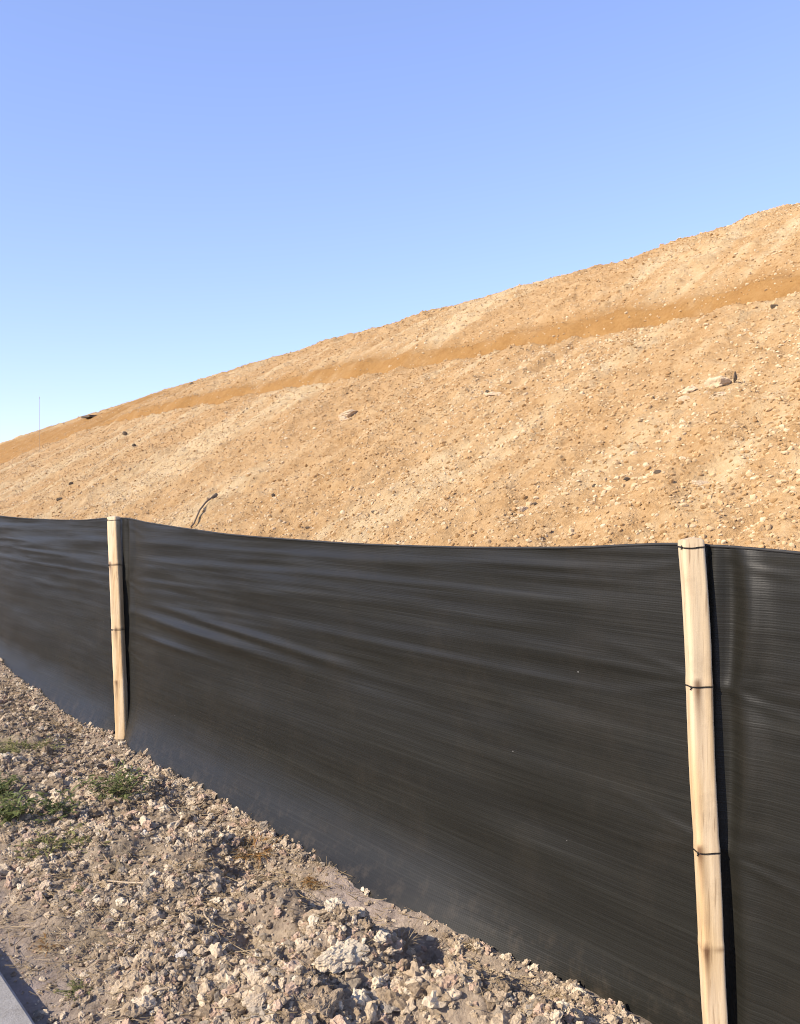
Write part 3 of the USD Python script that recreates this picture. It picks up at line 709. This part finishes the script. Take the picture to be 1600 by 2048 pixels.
for (a, b), size, lab in DARK:
    stone('dark_stone', hill_at(a, b), np.array(size) * .8, M['dark_stone'], lab, yaw=pr.uniform(0, 6), rough=.4, cuts=8, sink=.35)
PALE = [((9.12, 5.72), (.17, .15, .15), 'biggest pale boulder on the embankment, with a dark cracked right side'),
        ((9.0, 6.05), (.12, .11, .10), 'pale rock leaning on the left side of the cracked boulder'),
        ((8.80, 5.95), (.09, .08, .06), 'small pale rock lower left of the cracked boulder'),
        ((8.85, 5.52), (.12, .10, .08), 'pale rock just below the cracked boulder'),
        ((9.80, 13.95), (.24, .19, .16), 'whitish rock heading a pale streak under the band, left of the middle'),
        ((9.55, 13.75), (.13, .1, .09), 'smaller whitish rock below the head of the pale streak'),
        ((9.62, 9.80), (.15, .10, .10), 'pale clump beside the dark stone under the band'),
        ((7.11, 4.64), (.10, .08, .07), 'pale rock in the streaks at the right edge above the near post'),
        ((6.69, 6.42), (.09, .07, .06), 'pale rock in the patch above the net, beside a dark stone')]
for (a, b), size, lab in PALE:
    stone('pale_rock', hill_at(a, b), size, M['pale_rock'], lab, 'rock', yaw=pr.uniform(0, 6), sub=3, cuts=5, rough=.5, sink=-.05)
# dark split in the biggest boulder's right side
stone('dark_stone', hill_at(9.0, 5.45) + np.array([0, 0, .06]), (.05, .03, .12), M['dark_stone'], 'dark slab wedged against the cracked boulder on its right side', yaw=.5, cuts=8, rough=.4)

# leaning stick with a dark head, a slab on the skyline and a lone marker stake
a, b = hill_at(6.17, 13.04) - np.array([0, 0, .06]), hill_at(6.99, 13.80) + np.array([0, 0, .07])
s6 = np.linspace(0, 1, 10)[:, None]
stick = thing('leaning_stick'); tag(stick, 'thin crooked stick with a dark end lying up the slope above the far panel', 'stick')
pth = a + (b - a) * s6
pth[:, 2] = hill_z(pth[:, 0], pth[:, 1]) + 0.06 + .008 * np.sin(s6[:, 0] * 7)
obj('shaft', tube(pth[:8], np.linspace(.012, .016, 8), 7), M['dark_wood'], stick, smooth=True)
obj('dark_end', tube(pth[7:], [.016, .04, .03], 8), M['dark_stone'], stick, smooth=True)
a = hill_at(15.9, 45.6) + np.array([0, 0, .05]); b = hill_at(15.7, 43.9) + np.array([0, 0, .07])
m = trimesh.creation.box([np.linalg.norm(b - a), .5, .10]); m = m.subdivide().subdivide()
v = np.array(m.vertices); v += .05 * (meshkit.noise(v * 4 + 3, 5)[:, None] - .5)
d = (b - a) / np.linalg.norm(b - a); e = np.cross([0, 0, 1], d); e /= np.linalg.norm(e); n3 = np.cross(d, e)
tag(obj('dark_plank', trimesh.Trimesh((a + b) / 2 + v @ np.array([d, e, n3]), m.faces, process=False), M['dark_stone']), 'long dark plank lying along the skyline at the far left', 'plank')
a = hill_at(10.1, 33.9)
stake = thing('marker_stake', a - np.array([0, 0, .2])); tag(stake, 'lone thin pale stake upright on the embankment at the far left', 'stake')
obj('shaft', tube(np.array([[0, 0, 0], [.01, 0, .8], [.0, .01, 1.6], [.01, 0, 2.15]]), [.008, .0075, .007, .0065], 8), M['old_wood'], stake, smooth=True)
obj('tip', tube(np.array([[.01, 0, 2.15], [.012, 0, 2.18], [.012, 0, 2.22]]), [.011, .011, .007], 8), M['old_wood'], stake, smooth=True)
